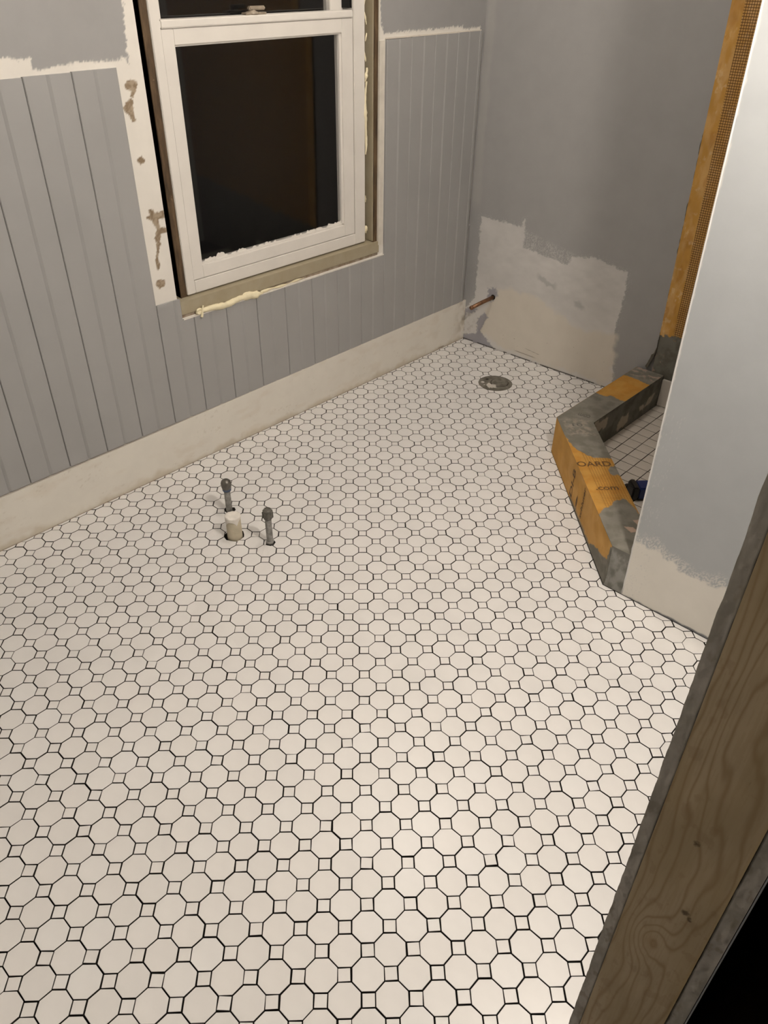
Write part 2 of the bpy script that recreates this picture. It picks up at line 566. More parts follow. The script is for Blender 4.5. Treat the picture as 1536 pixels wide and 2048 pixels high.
PEEL = [[(13.48, 20.08), (13.8, 20.25), (14.16, 20.15), (14.02, 19.87), (13.82, 19.53), (13.7, 19.57), (13.79, 19.79), (13.53, 19.92)],
        [(13.69, 19.51), (13.8, 19.4), (13.7, 19.01), (13.74, 18.64), (13.58, 18.57), (13.5, 18.8), (13.23, 19.19)],
        [(13.51, 16.93), (13.76, 17.06), (13.87, 16.88), (13.66, 16.76)],
        [(13.5, 14.33), (13.74, 14.4), (13.72, 14.63), (13.92, 14.59), (13.98, 14.43), (14.5, 14.41), (14.5, 14.14), (14.12, 14.13),
         (14.18, 13.72), (14.59, 13.56), (14.56, 13.43), (14.13, 13.41), (14.02, 12.83), (13.85, 12.82), (13.8, 13.2), (13.98, 13.64), (13.82, 14.07)],
        [(13.85, 12.78), (13.93, 12.72), (13.75, 12.15), (13.84, 11.88), (13.65, 11.63), (13.63, 12.18)],
        [(13.39, 11.01), (13.72, 11.19), (13.96, 11.04), (13.87, 10.76), (13.59, 10.73)]]
UPL = [(-20, 21.43), (8.17, 21.43), (9.43, 21.35), (9.4, 20.98), (9.74, 20.93), (11.24, 21.09), (13.15, 21.04), (13.82, 21.16), (13.85, 20.9), (13.9, 21.75), (14.01, 23.23), (14.0, 45), (-20, 45)]
UPR = [(30.09, 45), (30.09, 22.84), (30.17, 21.7), (30.45, 21.22), (32.3, 21.29), (33.73, 21.27), (35.98, 21.29), (37.55, 21.31), (37.65, 21.14), (39.12, 21.2), (39.36, 21.2), (39.36, 0), (42, 0), (42, 45)]


def col_left(X, Y, Z, U, W):
    n = fbm(Y * 9, Z * 9, 3) * 0.10 + fbm(Y * 40, Z * 40, 8, 2) * 0.10
    d = np.minimum(sdf(UPL, Y, Z), sdf(UPR, Y, Z)) + n
    c = mix(GREY, WHITE, smooth(-0.03, 0.05, d))
    for k, p in enumerate(PEEL):
        dd = sdf(p, Y, Z) + fbm(Y * 8, Z * 8, 20 + k) * 0.08 - 0.025
        c = mix(c, mix((0.23, 0.17, 0.11), (0.36, 0.29, 0.21), smooth(-.2, .2, fbm(Y * 7, Z * 7, 5))), 1 - smooth(-0.02, 0.02, dd))
    return c


def hole(X, Y, Z): return (Y > OY0) & (Y < OY1) & (Z > OZ0) & (Z < OZ1)


def near(X, Y, Z): return hole(X, Y, Z) | (Z < 8.0)


wl = boxes('wall_left', [(-30.2, XP - 0.5, YN, OY0, -1, ZC), (-30.2, XP - 0.5, OY1, 40.4, -1, ZC),
                         (-30.2, XP - 0.5, OY0, OY1, -1, OZ0), (-30.2, XP - 0.5, OY0, OY1, OZ1, ZC)], PLASTER)
tag(wl, 'left wall with grey bead board wainscot under grey painted plaster', kind='structure')
# plaster coat as a slab with the window opening, its front face coloured
ys = np.unique(np.concatenate([np.linspace(YN, 5, 30), np.arange(5, OY0, 0.06), [OY0], np.linspace(OY0, OY1, 60), [OY1], np.arange(OY1, 40.35, 0.06)]))
zs = np.unique(np.concatenate([np.arange(2.5, 24, 0.06), [OZ0], np.linspace(24, ZC, 30), [OZ1]]))


def gl(U, W):
    Y = np.interp(U, np.linspace(0, 1, len(ys)), ys); Z = np.interp(W, np.linspace(0, 1, len(zs)), zs)
    edge = np.where(hole(0, Y, Z), 0, 0)
    return np.full(U.shape, XP) + fbm(Y * .5, Z * .5, 2) * 0.02 + edge, Y, Z


paint_grid('plaster_face', gl, len(ys) - 1, len(zs) - 1, col_left, WALLP, wl, skip=lambda X, Y, Z: hole(X, Y, Z) | ((Y > 39.54) & (Y < 39.72) & (Z < 20.95)))
# plaster thickness at the opening (broken edges)
boxes('plaster_edge', [(XP - 0.5, XP - 0.05, OY0 - 0.3, OY0, 9.95, OZ1), (XP - 0.5, XP - 0.05, OY1, OY1 + 0.5, 9.2, OZ1), (XP - 0.5, XP - 0.05, OY0 - .3, OY1 + .5, OZ1, OZ1 + .3)], PLASTER, wl)

# right of the window: narrow plaster return
boxes('plaster_return', [(XP - 0.05, XL - 0.02, 29.98, 30.40, 9.45, 20.9), (XP - 0.05, XP + .02, 29.98, 30.06, 20.9, OZ1)], simple('primed_return', (0.70, 0.66, 0.58), 0.6, 0.08, 25, 0.2, 60), wl)

# wainscot boards: one object per board, each with a wide groove in its middle and a chamfered edge
BW = 2.172


def board_profile(w):
    g = w / 2
    return [(0.0, -0.105), (0.014, -0.04), (0.045, 0.0), (g - 0.085, 0.0), (g - 0.07, -0.055), (g - 0.055, -0.058), (g + 0.09, 0.0), (w - 0.045, 0.0), (w - 0.014, -0.04), (w, -0.105)]


def board(y0, segs, w=BW):
    """segs: list of (ya, yb, z0, z1) sections of the board"""
    V = []; F = []
    pr = [(y0 + a, b) for a, b in board_profile(BW)]
    for (ya, yb, z0, z1) in segs:
        pts = []
        allp = pr
        for k in range(len(allp)):
            p = allp[k]
            if ya - 1e-6 <= p[0] <= yb + 1e-6: pts.append(p)
            if k + 1 < len(allp):
                r_ = allp[k + 1]
                for c in (ya, yb):
                    if p[0] < c - 1e-6 and r_[0] > c + 1e-6:
                        t = (c - p[0]) / (r_[0] - p[0]); pts.append((c, p[1] + t * (r_[1] - p[1])))
        pts.sort()
        n = len(pts); o = len(V)
        for z in (z0, z1):
            for (yy, dx) in pts: V.append((XL + dx, yy, z))
            V.append((XP - 0.02, pts[-1][0], z)); V.append((XP - 0.02, pts[0][0], z))
        m = n + 2
        F.append(tuple(o + k for k in range(m))); F.append(tuple(o + m + k for k in reversed(range(m))))
        for k in range(m):
            F.append((o + k, o + m + k, o + m + (k + 1) % m, o + (k + 1) % m))
    ob = obj('plank', V, F, PLANK, wl)
    bm = bmesh.new(); bm.from_mesh(ob.data); bmesh.ops.recalc_face_normals(bm, faces=bm.faces); bm.to_mesh(ob.data); bm.free()
    return ob


ZB, ZT = 2.96, 20.78
k0 = int(math.floor((YN - 4.5) / BW))
for k in range(k0, 18):
    y0 = 4.5 + BW * k; y1 = y0 + BW
    if y0 > 39.4: break
    ya = max(y0, YN); yb = min(y1, 39.52)
    zt = lambda y: ZT + (0.012 * (y - 13) if y > 29 else 0)
    segs = []
    # vertical cuts
    cuts = [ya] + [c for c in (13.19, 14.62, 30.52) if ya + .01 < c < yb - .01] + [yb]
    for s0, s1 in zip(cuts[:-1], cuts[1:]):
        m = (s0 + s1) / 2
        if m < 13.19: z1 = ZT - 0.06 + 0.012 * (m - 8) if m > 5 else ZT - .1
        elif m < 14.62: z1 = 9.90
        elif m < 30.52: z1 = 8.72
        else: z1 = 20.93 + 0.006 * (m - 30)
        segs.append((s0, s1, ZB, z1))
    board(y0, segs)
# dark gap between last board and the corner is the plaster recess; ragged caulk line on top of boards
boxes('caulk_line', [(XP, XL - 0.015, 30.5, 39.4, 20.96, 21.03)], simple('caulk', (0.72, 0.66, 0.58), 0.6, 0.08, 30), wl)

# baseboard


def col_base(X, Y, Z, U, W):
    c = np.broadcast_to(np.array((0.72, 0.69, 0.625)), X.shape + (3,)).copy()
    c = mix(c, (0.66, 0.61, 0.53), smooth(0.05, 0.5, fbm(Y * 0.8, Z * 2.0, 4)) * 0.6)
    low = 1 - smooth(0.0, 0.5, Z + fbm(Y * 1.2, Z, 7) * 0.5)
    c = mix(c, (0.50, 0.42, 0.30), low * 0.55)
    sm = smooth(0.33, 0.5, fbm(Y * 5 + Z * 3, Z * 9, 31)) * smooth(0.05, .3, fbm(Y * .6, Z * .9, 41))
    c = mix(c, (0.42, 0.36, 0.28), sm * 0.28)
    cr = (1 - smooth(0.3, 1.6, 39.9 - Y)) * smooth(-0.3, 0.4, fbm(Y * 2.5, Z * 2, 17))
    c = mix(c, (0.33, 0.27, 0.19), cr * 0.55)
    ln = (1 - smooth(0.0, 0.07, np.abs(Z - 0.14 - 0.05 * np.sin(Y * 3)))) * (1 - smooth(0.25, 0.45, np.abs(Y - 37.1)))
    return mix(c, (0.15, 0.10, 0.06), ln * 0.8)


ztop = lambda Y: 2.92 + 0.008 * np.clip(Y - 12, 0, 40)


def gb(U, W):
    Y = YN + (39.86 - YN) * U; zt_ = 2.88 + 0.0085 * np.clip(Y - 10, 0, 40)
    return np.full(U.shape, XB), Y, 0.012 + (zt_ - 0.012) * W


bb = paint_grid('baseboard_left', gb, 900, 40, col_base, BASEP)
tag(bb, 'tall flat off-white baseboard under the grey wainscot, scuffed near the floor', kind='structure')
boxes('back_board', [(XP - 0.02, XB - 0.002, YN, 39.86, -0.05, 2.875)], PLASTER, bb)
obj('top_edge', [(XB - 0.002, YN, 2.88), (XB - 0.002, 10, 2.88), (XB - 0.002, 39.86, 3.13), (XL - .1, 39.86, 3.13), (XL - .1, 10, 2.88), (XL - .1, YN, 2.88)],
    [(0, 1, 4, 5), (1, 2, 3, 4)], simple('baseboard_edge', (0.64, 0.59, 0.53), 0.5, 0.05, 20), bb)

# ------------------------------------------------------------------ window
win = empty('window_1')
tag(win, 'white double-hung window with dark night glass, its casing removed', kind='structure')
XF = -28.62          # frame front
fy0, fy1, fz0, fz1 = 15.40, 29.12, 9.80, 35.2
sy0, sy1 = 15.92, 28.24
# outer frame: jambs, head, bottom rail of the frame, inner stop (side tracks)
boxes('frame', [(-30.0, XF, fy0, sy0, fz0, fz1), (-30.0, XF, sy1 + 0.02, fy1, fz0, fz1), (-30.0, XF, sy0, sy1 + 0.02, 34.4, fz1),
                (-30.0, XF, sy0, sy1 + 0.02, fz0, 10.46)], SASH, win, 0.03)
# lower sash
gy0, gy1, gz0, gz1 = 16.62, 27.36, 11.16, 21.38
XS = -28.68
low = boxes('lower_sash', [(-29.3, XS, sy0 + .01, gy0 - .02, 10.49, 22.05), (-29.3, XS, gy1 + .02, sy1 - .02, 10.49, 22.05),
                           (-29.3, XS, gy0 - .02, gy1 + .02, 10.49, gz0 - .02), (-29.3, XS, gy0 - .02, gy1 + .02, gz1 + .02, 22.05)], SASH, win, 0.02)
boxes('meeting_rail', [(-29.3, XF - .0, sy0 + .01, sy1 - .02, 22.07, 22.42)], SASH, low, 0.05)
# glazing bead: thin stepped lip round the glass
boxes('glazing_bead', [(-29.2, XS - 0.10, gy0 - .05, gy0 + .06, gz0, gz1), (-29.2, XS - 0.10, gy1 - .12, gy1 + .05, gz0, gz1),
                       (-29.2, XS - 0.10, gy0, gy1, gz1 - .06, gz1 + .05), (-29.2, XS - 0.10, gy0, gy1, gz0 - .05, gz0 + .10)], SASH, low, 0.02)
boxes('pane', [(-29.0, -28.94, gy0 - .03, gy1 + .03, gz0 - .03, gz1 + .03)], GLASS, low)
# ragged paint left on the glass at the bottom of the pane
rv = []; rf = []
ysr = np.linspace(gy0 + .04, gy1 - .08, 160)
hh = 0.13 + np.clip(fbm(ysr * 2.2, ysr * 0, 5) * 0.30 + fbm(ysr * 9, ysr * 0, 9) * 0.14, -0.06, 0.35)
for k, (yy, hz) in enumerate(zip(ysr, hh)):
    rv += [(-28.932, yy, gz0 - .02), (-28.925, yy, gz0 + hz)]
    if k: rf.append((2 * k - 2, 2 * k, 2 * k + 1, 2 * k - 1))
obj('paint_smear', rv, rf, SASH, low)
# upper sash, set further back
up = boxes('upper_sash', [(-29.95, -29.38, sy0 + .02, 16.5, 21.9, 34.3), (-29.95, -29.38, 27.2, sy1 - .05, 21.9, 34.3), (-29.95, -29.38, 16.5, 27.2, 21.5, 22.05), (-29.95, -29.38, 16.5, 27.2, 33.4, 34.3)], SASH, win, 0.03)
boxes('pane', [(-29.72, -29.66, 16.45, 27.25, 22.0, 33.5)], GLASS, up)
ysr = np.linspace(16.1, 27.9, 200)
rv = []; rf = []
hh = 22.42 + np.clip(0.06 + fbm(ysr * 2.5, ysr * 0, 15) * 0.10 + fbm(ysr * 11, ysr * 0, 19) * 0.06, 0.0, 0.2)
for k, (yy, hz) in enumerate(zip(ysr, hh)):
    rv += [(-29.36, yy, 22.1), (-29.36, yy, hz - .24)]
    if k: rf.append((2 * k - 2, 2 * k, 2 * k + 1, 2 * k - 1))
obj('paint_smear', rv, rf, SASH, up)
# dark side tracks of the frame beside the upper sash
boxes('side_track', [(-29.35, XF - 0.16, 28.24, 28.30, 22.5, 34.3), (-29.35, XF - .16, 28.05, 28.10, 22.5, 34.3)], BLACK, win)
# sash latch
la = lathe('latch', [(0.30, 0), (0.34, 0.05), (0.30, 0.12), (0.16, 0.16), (0.14, 0.22)], (-28.95, 21.5, 22.42), BRASS, win, 16)
boxes('latch_lever', [(-29.05, -28.80, 21.25, 22.25, 22.60, 22.78)], BRASS, la, 0.05)
boxes('latch_plate', [(-29.15, -28.72, 20.95, 22.25, 22.42, 22.52)], BRASS, la, 0.03)
# night behind the glass
boxes('night_backing', [(-33.0, -32.8, 8, 40, 5, 40)], NIGHT, win)
# old jamb on the far side, sill board, dark studs in the gaps
boxes('old_jamb', [(-29.9, -28.42, 29.55, 29.66, 9.75, OZ1), (-29.9, -29.3, 14.53, 14.62, 9.75, OZ1)], OLIVE, win, 0.02)
boxes('stud', [(-29.9, -28.40, 29.62, 29.99, 9.60, OZ1)], DARKWOOD, win, 0.02)
boxes('stud', [(-29.9, -28.72, 15.0, 15.50, 9.55, OZ1), (-30.1, -29.6, 14.52, 15.02, 9.55, OZ1)], DARKWOOD, win, 0.02)
boxes('stud_edge', [(-29.9, -28.68, 15.0, 15.05, 9.55, OZ1)], DARKWOOD, win, 0.02)
sill = obj('sill', [(-28.30, 14.66, 8.98), (-28.30, 30.06, 8.98), (-28.30, 30.06, 9.68), (-28.30, 14.66, 9.68),
                    (-30.0, 14.66, 8.98), (-30.0, 30.06, 8.98), (-30.0, 30.06, 9.84), (-30.0, 14.66, 9.84)],
           [(0, 1, 2, 3), (3, 2, 6, 7), (0, 4, 5, 1), (0, 3, 7, 4), (1, 5, 6, 2), (4, 7, 6, 5)], OLIVE, win)
sill['label'] = 'old olive beige painted sill board with foam along its lower edge'
boxes('apron_gap', [(-29.9, -28.44, 14.66, 30.4, 8.66, 9.0)], PLASTER, win)
boxes('board_lip', [(XP - .1, XL + .01, 14.7, 30.5, 8.70, 8.76)], MASK, win)


def blob_tube(name, path, rad, mat, parent, seed=0, n=12, amp=0.35):
    V = []; F = []
    v, f = tubeVF(path, rad, n)
    v = np.array(v)
    ctr = np.repeat(np.array(path, float), n, 0)
    d = v - ctr
    k = 1 + amp * fbm(v[:, 1] * 4 + seed, v[:, 2] * 6 + v[:, 0] * 5, seed)
    v = ctr + d * k[:, None]
    return obj(name, v, f, mat, parent, True)


ph = np.linspace(0, 1, 60)
pt = [(-28.30 + 0.05 * math.sin(7 * t), 15.55 + (20.2 - 15.55) * t, 8.86 + 0.06 * math.sin(11 * t) - 0.02 * t) for t in ph]
blob_tube('foam_bead', pt, [0.10 + 0.10 * t * (1.05 - t) * 3 + (0.07 if .70 < t < .93 else 0) - (0.06 if t > .95 else 0) for t in ph], FOAM, sill, 3)
pt = [(-28.36, 20.1 + 3.4 * t, 8.83 + 0.03 * math.sin(9 * t)) for t in ph]
blob_tube('foam_bead', pt, [max(0.02, 0.085 - 0.05 * t + 0.03 * math.sin(17 * t)) for t in ph], FOAM, sill, 8)
pt = [(-28.22, 15.72 + 0.16 * math.cos(an) , 8.98 + 0.13 * math.sin(an) - 0.05) for an in np.linspace(0.5, 6.6, 24)]
blob_tube('foam_curl', pt, 0.055, FOAM, sill, 5, 10)
pt = [(-28.16 , 15.95 - .15 * t, 9.22 - 0.62 * t) for t in np.linspace(0, 1, 16)]
blob_tube('foam_curl', pt, [0.045 + .03 * t for t in np.linspace(0, 1, 16)], FOAM, sill, 6, 10)
# foam between the new frame and the old jamb
r_ = random.Random(12)
for (z0, z1, rr) in ((15.0, 18.9, 0.10), (18.9, 19.6, 0.09), (19.9, 20.5, .06), (20.9, 21.3, 0.05), (21.7, 22.3, 0.05), (12.2, 12.6, .05), (10.3, 10.75, 0.12), (22.6, 23.4, .04)):
    zz = np.linspace(z0, z1, 30)
    pt = [(-28.68 + 0.05 * math.sin(3 * z), 29.22 + 0.07 * math.sin(2.3 * z + z0), z) for z in zz]
    blob_tube('foam_bead', pt, [max(0.015, rr * (0.55 + 0.45 * math.sin(math.pi * i / 29))) for i in range(30)], FOAM, win, int(z0 * 10), 10, 0.6)

# ------------------------------------------------------------------ back wall
PATCH = [(-27.4, 9.56), (-23.98, 9.5), (-23.76, 10.05), (-23.6, 9.2), (-23.71, 8.2), (-19.95, 7.71), (-19.73, 8.38), (-17.83, 8.65), (-15.57, 8.23),
         (-15.5, 7.22), (-15.65, 4.83), (-15.61, 2.95), (-15.14, 0.88), (-15.0, -0.5), (-29, -0.5), (-29, 2.45), (-28.3, 2.35), (-27.37, 3.51)]
FADE = [(-23.75, 9.25), (-23.6, 8.0), (-19.9, 7.5), (-19.7, 8.45), (-21.5, 8.75)]
CREAM = [(-25.4, 4.6), (-24.3, 4.9), (-21.5, 4.7), (-18.5, 3.5), (-15.6, 3.8), (-15.3, 0.6), (-16, .25), (-24.4, 0.35), (-26.4, 0.9), (-26.9, 1.3)]
PURP = [[(-26.25, 4.55), (-25.55, 4.75), (-25.35, 4.2), (-25.9, 3.6), (-26.2, 3.9)], [(-26.9, 2.0), (-26.4, 2.55), (-26.1, 2.3), (-26.35, 1.6), (-26.9, 0.95), (-27.0, 1.5)],
        [(-27.1, 0.75), (-26.75, 1.1), (-25.2, 0.0), (-28.3, -0.1), (-28.3, 0.25)], [(-28.4, 2.3), (-27.4, 2.9), (-27.0, 2.6), (-28.2, 2.0)]]


def col_back(X, Y, Z, U, W):
    n = fbm(X * 6, Z * 6, 3) * 0.16 + fbm(X * 26, Z * 26, 8, 2) * 0.10
    d = sdf(PATCH, X, Z) + n
    m = 1 - smooth(-0.03, 0.06, d)
    dry = (1 - smooth(-0.05, 0.35, sdf(FADE, X, Z))) * (fbm(X * 34, Z * 14, 12, 3) > 0.10)
    dry2 = (1 - smooth(0.0, 0.5, np.abs(sdf(PATCH, X, Z)))) * (fbm(X * 30, Z * 34, 14, 3) > 0.34)
    m = np.maximum(m, np.maximum(dry * 0.5, dry2 * .45))
    thin = (fbm(X * 1.1, Z * 2.0, 55) + 0.5) * 0.22 + 0.10
    white = mix((0.60, 0.585, 0.565), GREY, thin * smooth(2.8, 5.5, Z))
    c = mix(GREY, white, m)
    streak = (1 - smooth(-0.1, 0.15, np.abs(Z - (6.1 - 0.25 * (X + 21))) - 0.12 + fbm(X * 3, Z * 3, 61) * .3)) * (1 - smooth(.5, 1.0, np.abs(X + 21.4)))
    c = mix(c, GREY, streak * 0.6)
    streak = (1 - smooth(-0.1, 0.15, np.abs(Z - (5.2 - 0.25 * (X + 18.3))) - 0.10 + fbm(X * 3, Z * 3, 62) * .3)) * (1 - smooth(.25, .6, np.abs(X + 18.6)))
    c = mix(c, GREY, streak * 0.6)
    dc = sdf(CREAM, X, Z) + fbm(X * 2, Z * 2, 66) * 0.35
    c = mix(c, (0.61, 0.565, 0.49), (1 - smooth(-0.15, 0.35, dc)) * 0.9)
    for k, p in enumerate(PURP):
        dp = sdf(p, X, Z) + fbm(X * 7, Z * 7, 70 + k) * 0.22
        c = mix(c, (0.27, 0.265, 0.30), (1 - smooth(-0.06, 0.08, dp)) * 0.85)
    # thin scuffed area next to the corner
    sc = (1 - smooth(0, 1.6, X + 28.4)) * (1 - smooth(1.6, 2.9, Z)) * smooth(0.0, .3, fbm(X * 5, Z * 5, 90))
    c = mix(c, (0.33, 0.30, 0.27), sc * 0.7)
    # scratches and dots along the bottom
    li = (1 - smooth(0.0, 0.05, np.abs(Z - 0.42 + 0.02 * (X + 23)))) * (1 - smooth(0.6, 1.1, np.abs(X + 22.4)))
    li2 = (1 - smooth(0.0, 0.03, np.abs(Z - 0.80 + 0.10 * (X + 21.8)))) * (1 - smooth(0.5, 0.7, np.abs(X + 21.8)))
    dots = (vnoise(X * 6, Z * 6, 99) > 0.985) * (Z < 2.2)
    c = mix(c, (0.10, 0.075, 0.05), np.clip(li * 0.8 + li2 * 0.7 + dots * 0.7, 0, 1))
    # lighter vertical swipes in the corner by the wainscot
    ed = (1 - smooth(-0.15, 0.25, np.abs(X + 28.0) - 0.25 + fbm(X * 2, Z * .6, 77) * 0.3)) * smooth(9.5, 10.5, Z)
    c = mix(c, (0.40, 0.39, 0.375), ed * 0.5)
    gap = (1 - smooth(0.0, 0.10, Z)) * (fbm(X * 2, Z * 0, 81) > -0.25)
    return mix(c, (0.03, 0.022, 0.016), gap * 0.9)


wb = boxes('wall_back', [(-28.9, 5.4, 41.2, 42.5, -1, ZC)], ROOMP)
tag(wb, 'back wall in grey paint with a large patch of white primer', kind='structure')


def gback(U, W):
    X = -28.36 + (-12.3 + 28.36) * U; Z = np.interp(W, [0, 0.45, 0.9, 1], [-0.05, 10.6, 24, ZC])
    return X, yback(X) + 0.0 + fbm(X * .4, Z * .4, 6) * 0.015, Z


paint_grid('painted_face', gback, 420, 620, col_back, WALLP, wb)
boxes('wall_core', [(-28.9, -12.3, 40.4, 41.2, -1, ZC)], PLASTER, wb)

# shower part of the back wall: membrane, seam band with printed grid, thinset skirt
XM = lambda Z: -12.46 - 0.018 * (Z - 5)


def col_mem(X, Y, Z, U, W):
    c = mix(ORANGE, (0.60, 0.36, 0.13), smooth(-0.3, 0.5, fbm(X * 3, Z * 1.2, 4)))
    c = mix(c, (0.42, 0.20, 0.04), smooth(0.15, 0.45, fbm(X * 2 + 5, Z * 0.9, 14)) * 0.5)
    c = mix(c, (0.66, 0.47, 0.26), smooth(0.25, 0.5, fbm(X * 4 + 5, Z * 3, 24)) * 0.6)
    d = Z - 5.05 - 0.10 * (X + 11.8) + fbm(X * 5, Z * 5, 9) * 0.5
    t = 1 - smooth(-0.03, 0.05, d)
    c = mix(c, mix((0.13, 0.125, 0.10), (0.18, 0.175, 0.15), smooth(-.3, .3, fbm(X * 2, Z * 2, 19))), t)
    pink = smooth(0.18, 0.28, fbm(X * 3.2, Z * 3.2, 29)) * (1 - smooth(3.2, 3.9, Z)) * (X < -11.8)
    c = mix(c, (0.34, 0.25, 0.20), pink)
    sx = -11.72 - 0.03 * (Z - 12)
    grid = (X > sx - 0.03 + fbm(X * 0, Z * 4, 33) * 0.0) * (1 - t)
    c = mix(c, (0.50, 0.28, 0.09), grid * 0.5)
    a = grid
    return np.concatenate([c, a[..., None]], -1)


mw = paint_grid('shower_membrane', lambda U, W: (XM(W * 38 - .05) + (5.1 - XM(W * 38 - .05)) * U ** 2.2, np.full(U.shape, 40.10), -0.05 + 38 * W), 420, 900, col_mem, MEMB, wb)
# uv for printed grid in 10 mm cells
me = mw.data
co = np.empty(len(me.vertices) * 3, np.float32); me.vertices.foreach_get('co', co); co = co.reshape(-1, 3)
li = np.empty(len(me.loops), np.int32); me.loops.foreach_get('vertex_index', li)
uv = np.stack([co[li, 0] / 0.0078, co[li, 2] / 0.0078], -1)
me.uv_layers['UVMap'].data.foreach_set('uv', np.ascontiguousarray(uv, np.float32).ravel())
# ragged edge between paint and membrane
zz = np.linspace(2.5, 38, 240); V = []; F = []
for k, z in enumerate(zz):
    bul = -0.45 * max(0, 1 - (z - 2.4) / 1.6) ** 1.3
    e = float(XM(z)) + bul + 0.06 * float(fbm(np.array(z * 3.0), np.array(0.0), 3))
    w_ = 0.07 + 0.08 * float(fbm(np.array(z * 1.1), np.array(4.0), 13)) + (0.15 if z < 3.4 else 0)
    V += [(e - max(w_, 0.02), float(yback(e)) - 0.02, z), (e + 0.05, 39.98 if z < 4.8 else 40.10, z)]
    if k: F.append((2 * k - 2, 2 * k - 1, 2 * k + 1, 2 * k))
obj('torn_edge', V, F, simple('torn_edge_dark', (0.13, 0.115, 0.085), 0.9, 0.3, 25, 0.4, 60), wb)
# white tile course at the foot of the shower wall
for k in range(4):
    boxes('base_tile', [(-11.46 + 0.94 * k * 2, -11.46 + 0.94 * (k * 2 + 1.96), 39.86, 40.06, 0.28, 2.16)], TWHITE, wb, 0.02)

# ------------------------------------------------------------------ right side: short wall by the shower, right wall with the open jamb
def xend(Z): return -3.60 - 0.015 * Z


def col_stub(X, Y, Z, U, W):
    edge = 3.18 - 0.10 * np.clip(X + 2.6, 0, 9) + 0.15 * np.sin(X * 1.6)
    d = Z - edge + fbm(X * 3, Z * 3, 3) * 0.35
    speck = (1 - smooth(0.1, 0.75, d)) * (fbm(X * 28, Z * 28, 6, 3) > 0.05)
    m = np.maximum(1 - smooth(-0.08, 0.08, d), speck * 0.7)
    # worn corner strip
    m = np.maximum(m, (1 - smooth(0.02, 0.09, X - xend(Z) + fbm(X * 5, Z * 5, 9) * 0.06)) * 0.55)
    c = mix((0.388, 0.404, 0.414), (0.70, 0.67, 0.61), m)
    sp = (1 - smooth(0.25, 0.55, np.abs(X + 3.05 + 0.02 * Z))) * smooth(0.35, 0.5, fbm(X * 22, Z * 16, 16, 3)) * (Z < 10)
    c = mix(c, (0.50, 0.50, 0.49), sp * 0.6)
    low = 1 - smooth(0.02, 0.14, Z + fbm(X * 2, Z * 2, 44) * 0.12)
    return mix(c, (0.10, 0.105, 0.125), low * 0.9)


ws = obj('wall_shower', [(-3.64, YS + .02, 0), (5.2, YS + .02, 0), (5.2, 23.2, 0), (-3.64, 23.2, 0), (-4.20, YS + .02, ZC), (5.2, YS + .02, ZC), (5.2, 23.2, ZC), (-4.20, 23.2, ZC)],
         [(0, 3, 2, 1), (4, 5, 6, 7), (0, 1, 5, 4), (1, 2, 6, 5), (2, 3, 7, 6), (3, 0, 4, 7)], simple('stub_core', (0.45, 0.44, 0.42), 0.7, 0.05, 10))
tag(ws, 'short grey painted wall screening the shower, white primer along its foot', kind='structure')


def gst(U, W):
    Z = 0.0 + ZC * W ** 1.6; X = xend(Z) - .03 + (5.2 - xend(Z)) * U ** 1.25
    return X, np.full(U.shape, YS), Z


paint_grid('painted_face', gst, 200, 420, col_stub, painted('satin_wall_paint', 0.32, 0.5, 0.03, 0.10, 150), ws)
zz = np.linspace(0.1, ZC, 120)
V, F = tubeVF([(float(xend(z)) + 0.0 + (0.03 * float(fbm(np.array(z * 6), np.array(1.), 2)) if z < 4 else 0), YS + 0.03, z) for z in zz], 0.045, 8)
obj('corner_bead', V, F, simple('corner_bead_white', (0.68, 0.67, 0.65), 0.5, 0.05, 20), ws, True)

wr = boxes('wall_right', [(XR, XR + 0.209, YJ + .07, YS + .05, 0, ZC)], simple('right_wall_paint', GREY, 0.5, 0.03, 5))
tag(wr, 'right wall cut open at the doorway, showing board edges and a bare stud', kind='structure')
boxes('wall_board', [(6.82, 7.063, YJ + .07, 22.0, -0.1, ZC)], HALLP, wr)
# gypsum edges with broken texture
def gy(x0, x1):
    def fn(U, W):
        Z = -0.05 + 36 * W; X = x0 + (x1 - x0) * U + 0.02 * fbm(Z * 2.0, Z * 0 + x0, 4) * np.where(U < .02, 1, 0)
        return X, YJ + 0.03 + 0.04 * fbm(X * 6, Z * 4, 5), Z
    return fn
def col_gyp(X, Y, Z, U, W):
    c = mix((0.30, 0.28, 0.245), (0.38, 0.355, 0.32), smooth(-.3, .3, fbm(X * 5, Z * 1.5, 3)))
    c = mix(c, (0.22, 0.19, 0.15), smooth(0.15, 0.5, fbm(X * 7, Z * 3.4, 13)) * 0.55)
    c = mix(c, (0.055, 0.05, 0.04), (smooth(0.9, 0.97, U) if x_in[0] else 1 - smooth(0.05, 0.11, U)) * 0.9)
    return c
x_in = [True]
GYPM = painted('broken_gypsum', 0.9, 0.2, 0.12, 0.5, 110, 0.002)
paint_grid('board_edge', gy(XR, XR + 0.222), 14, 1400, col_gyp, GYPM, wr)
x_in = [False]
paint_grid('board_edge', gy(6.79, 7.063), 14, 1400, col_gyp, GYPM, wr)
boxes('metal_strip', [(7.075, 7.10, YJ + .02, YJ + 0.5, 0, ZC)], simple('hall_strip', (0.22, 0.23, 0.25), 0.4, 0.05, 20), wr)


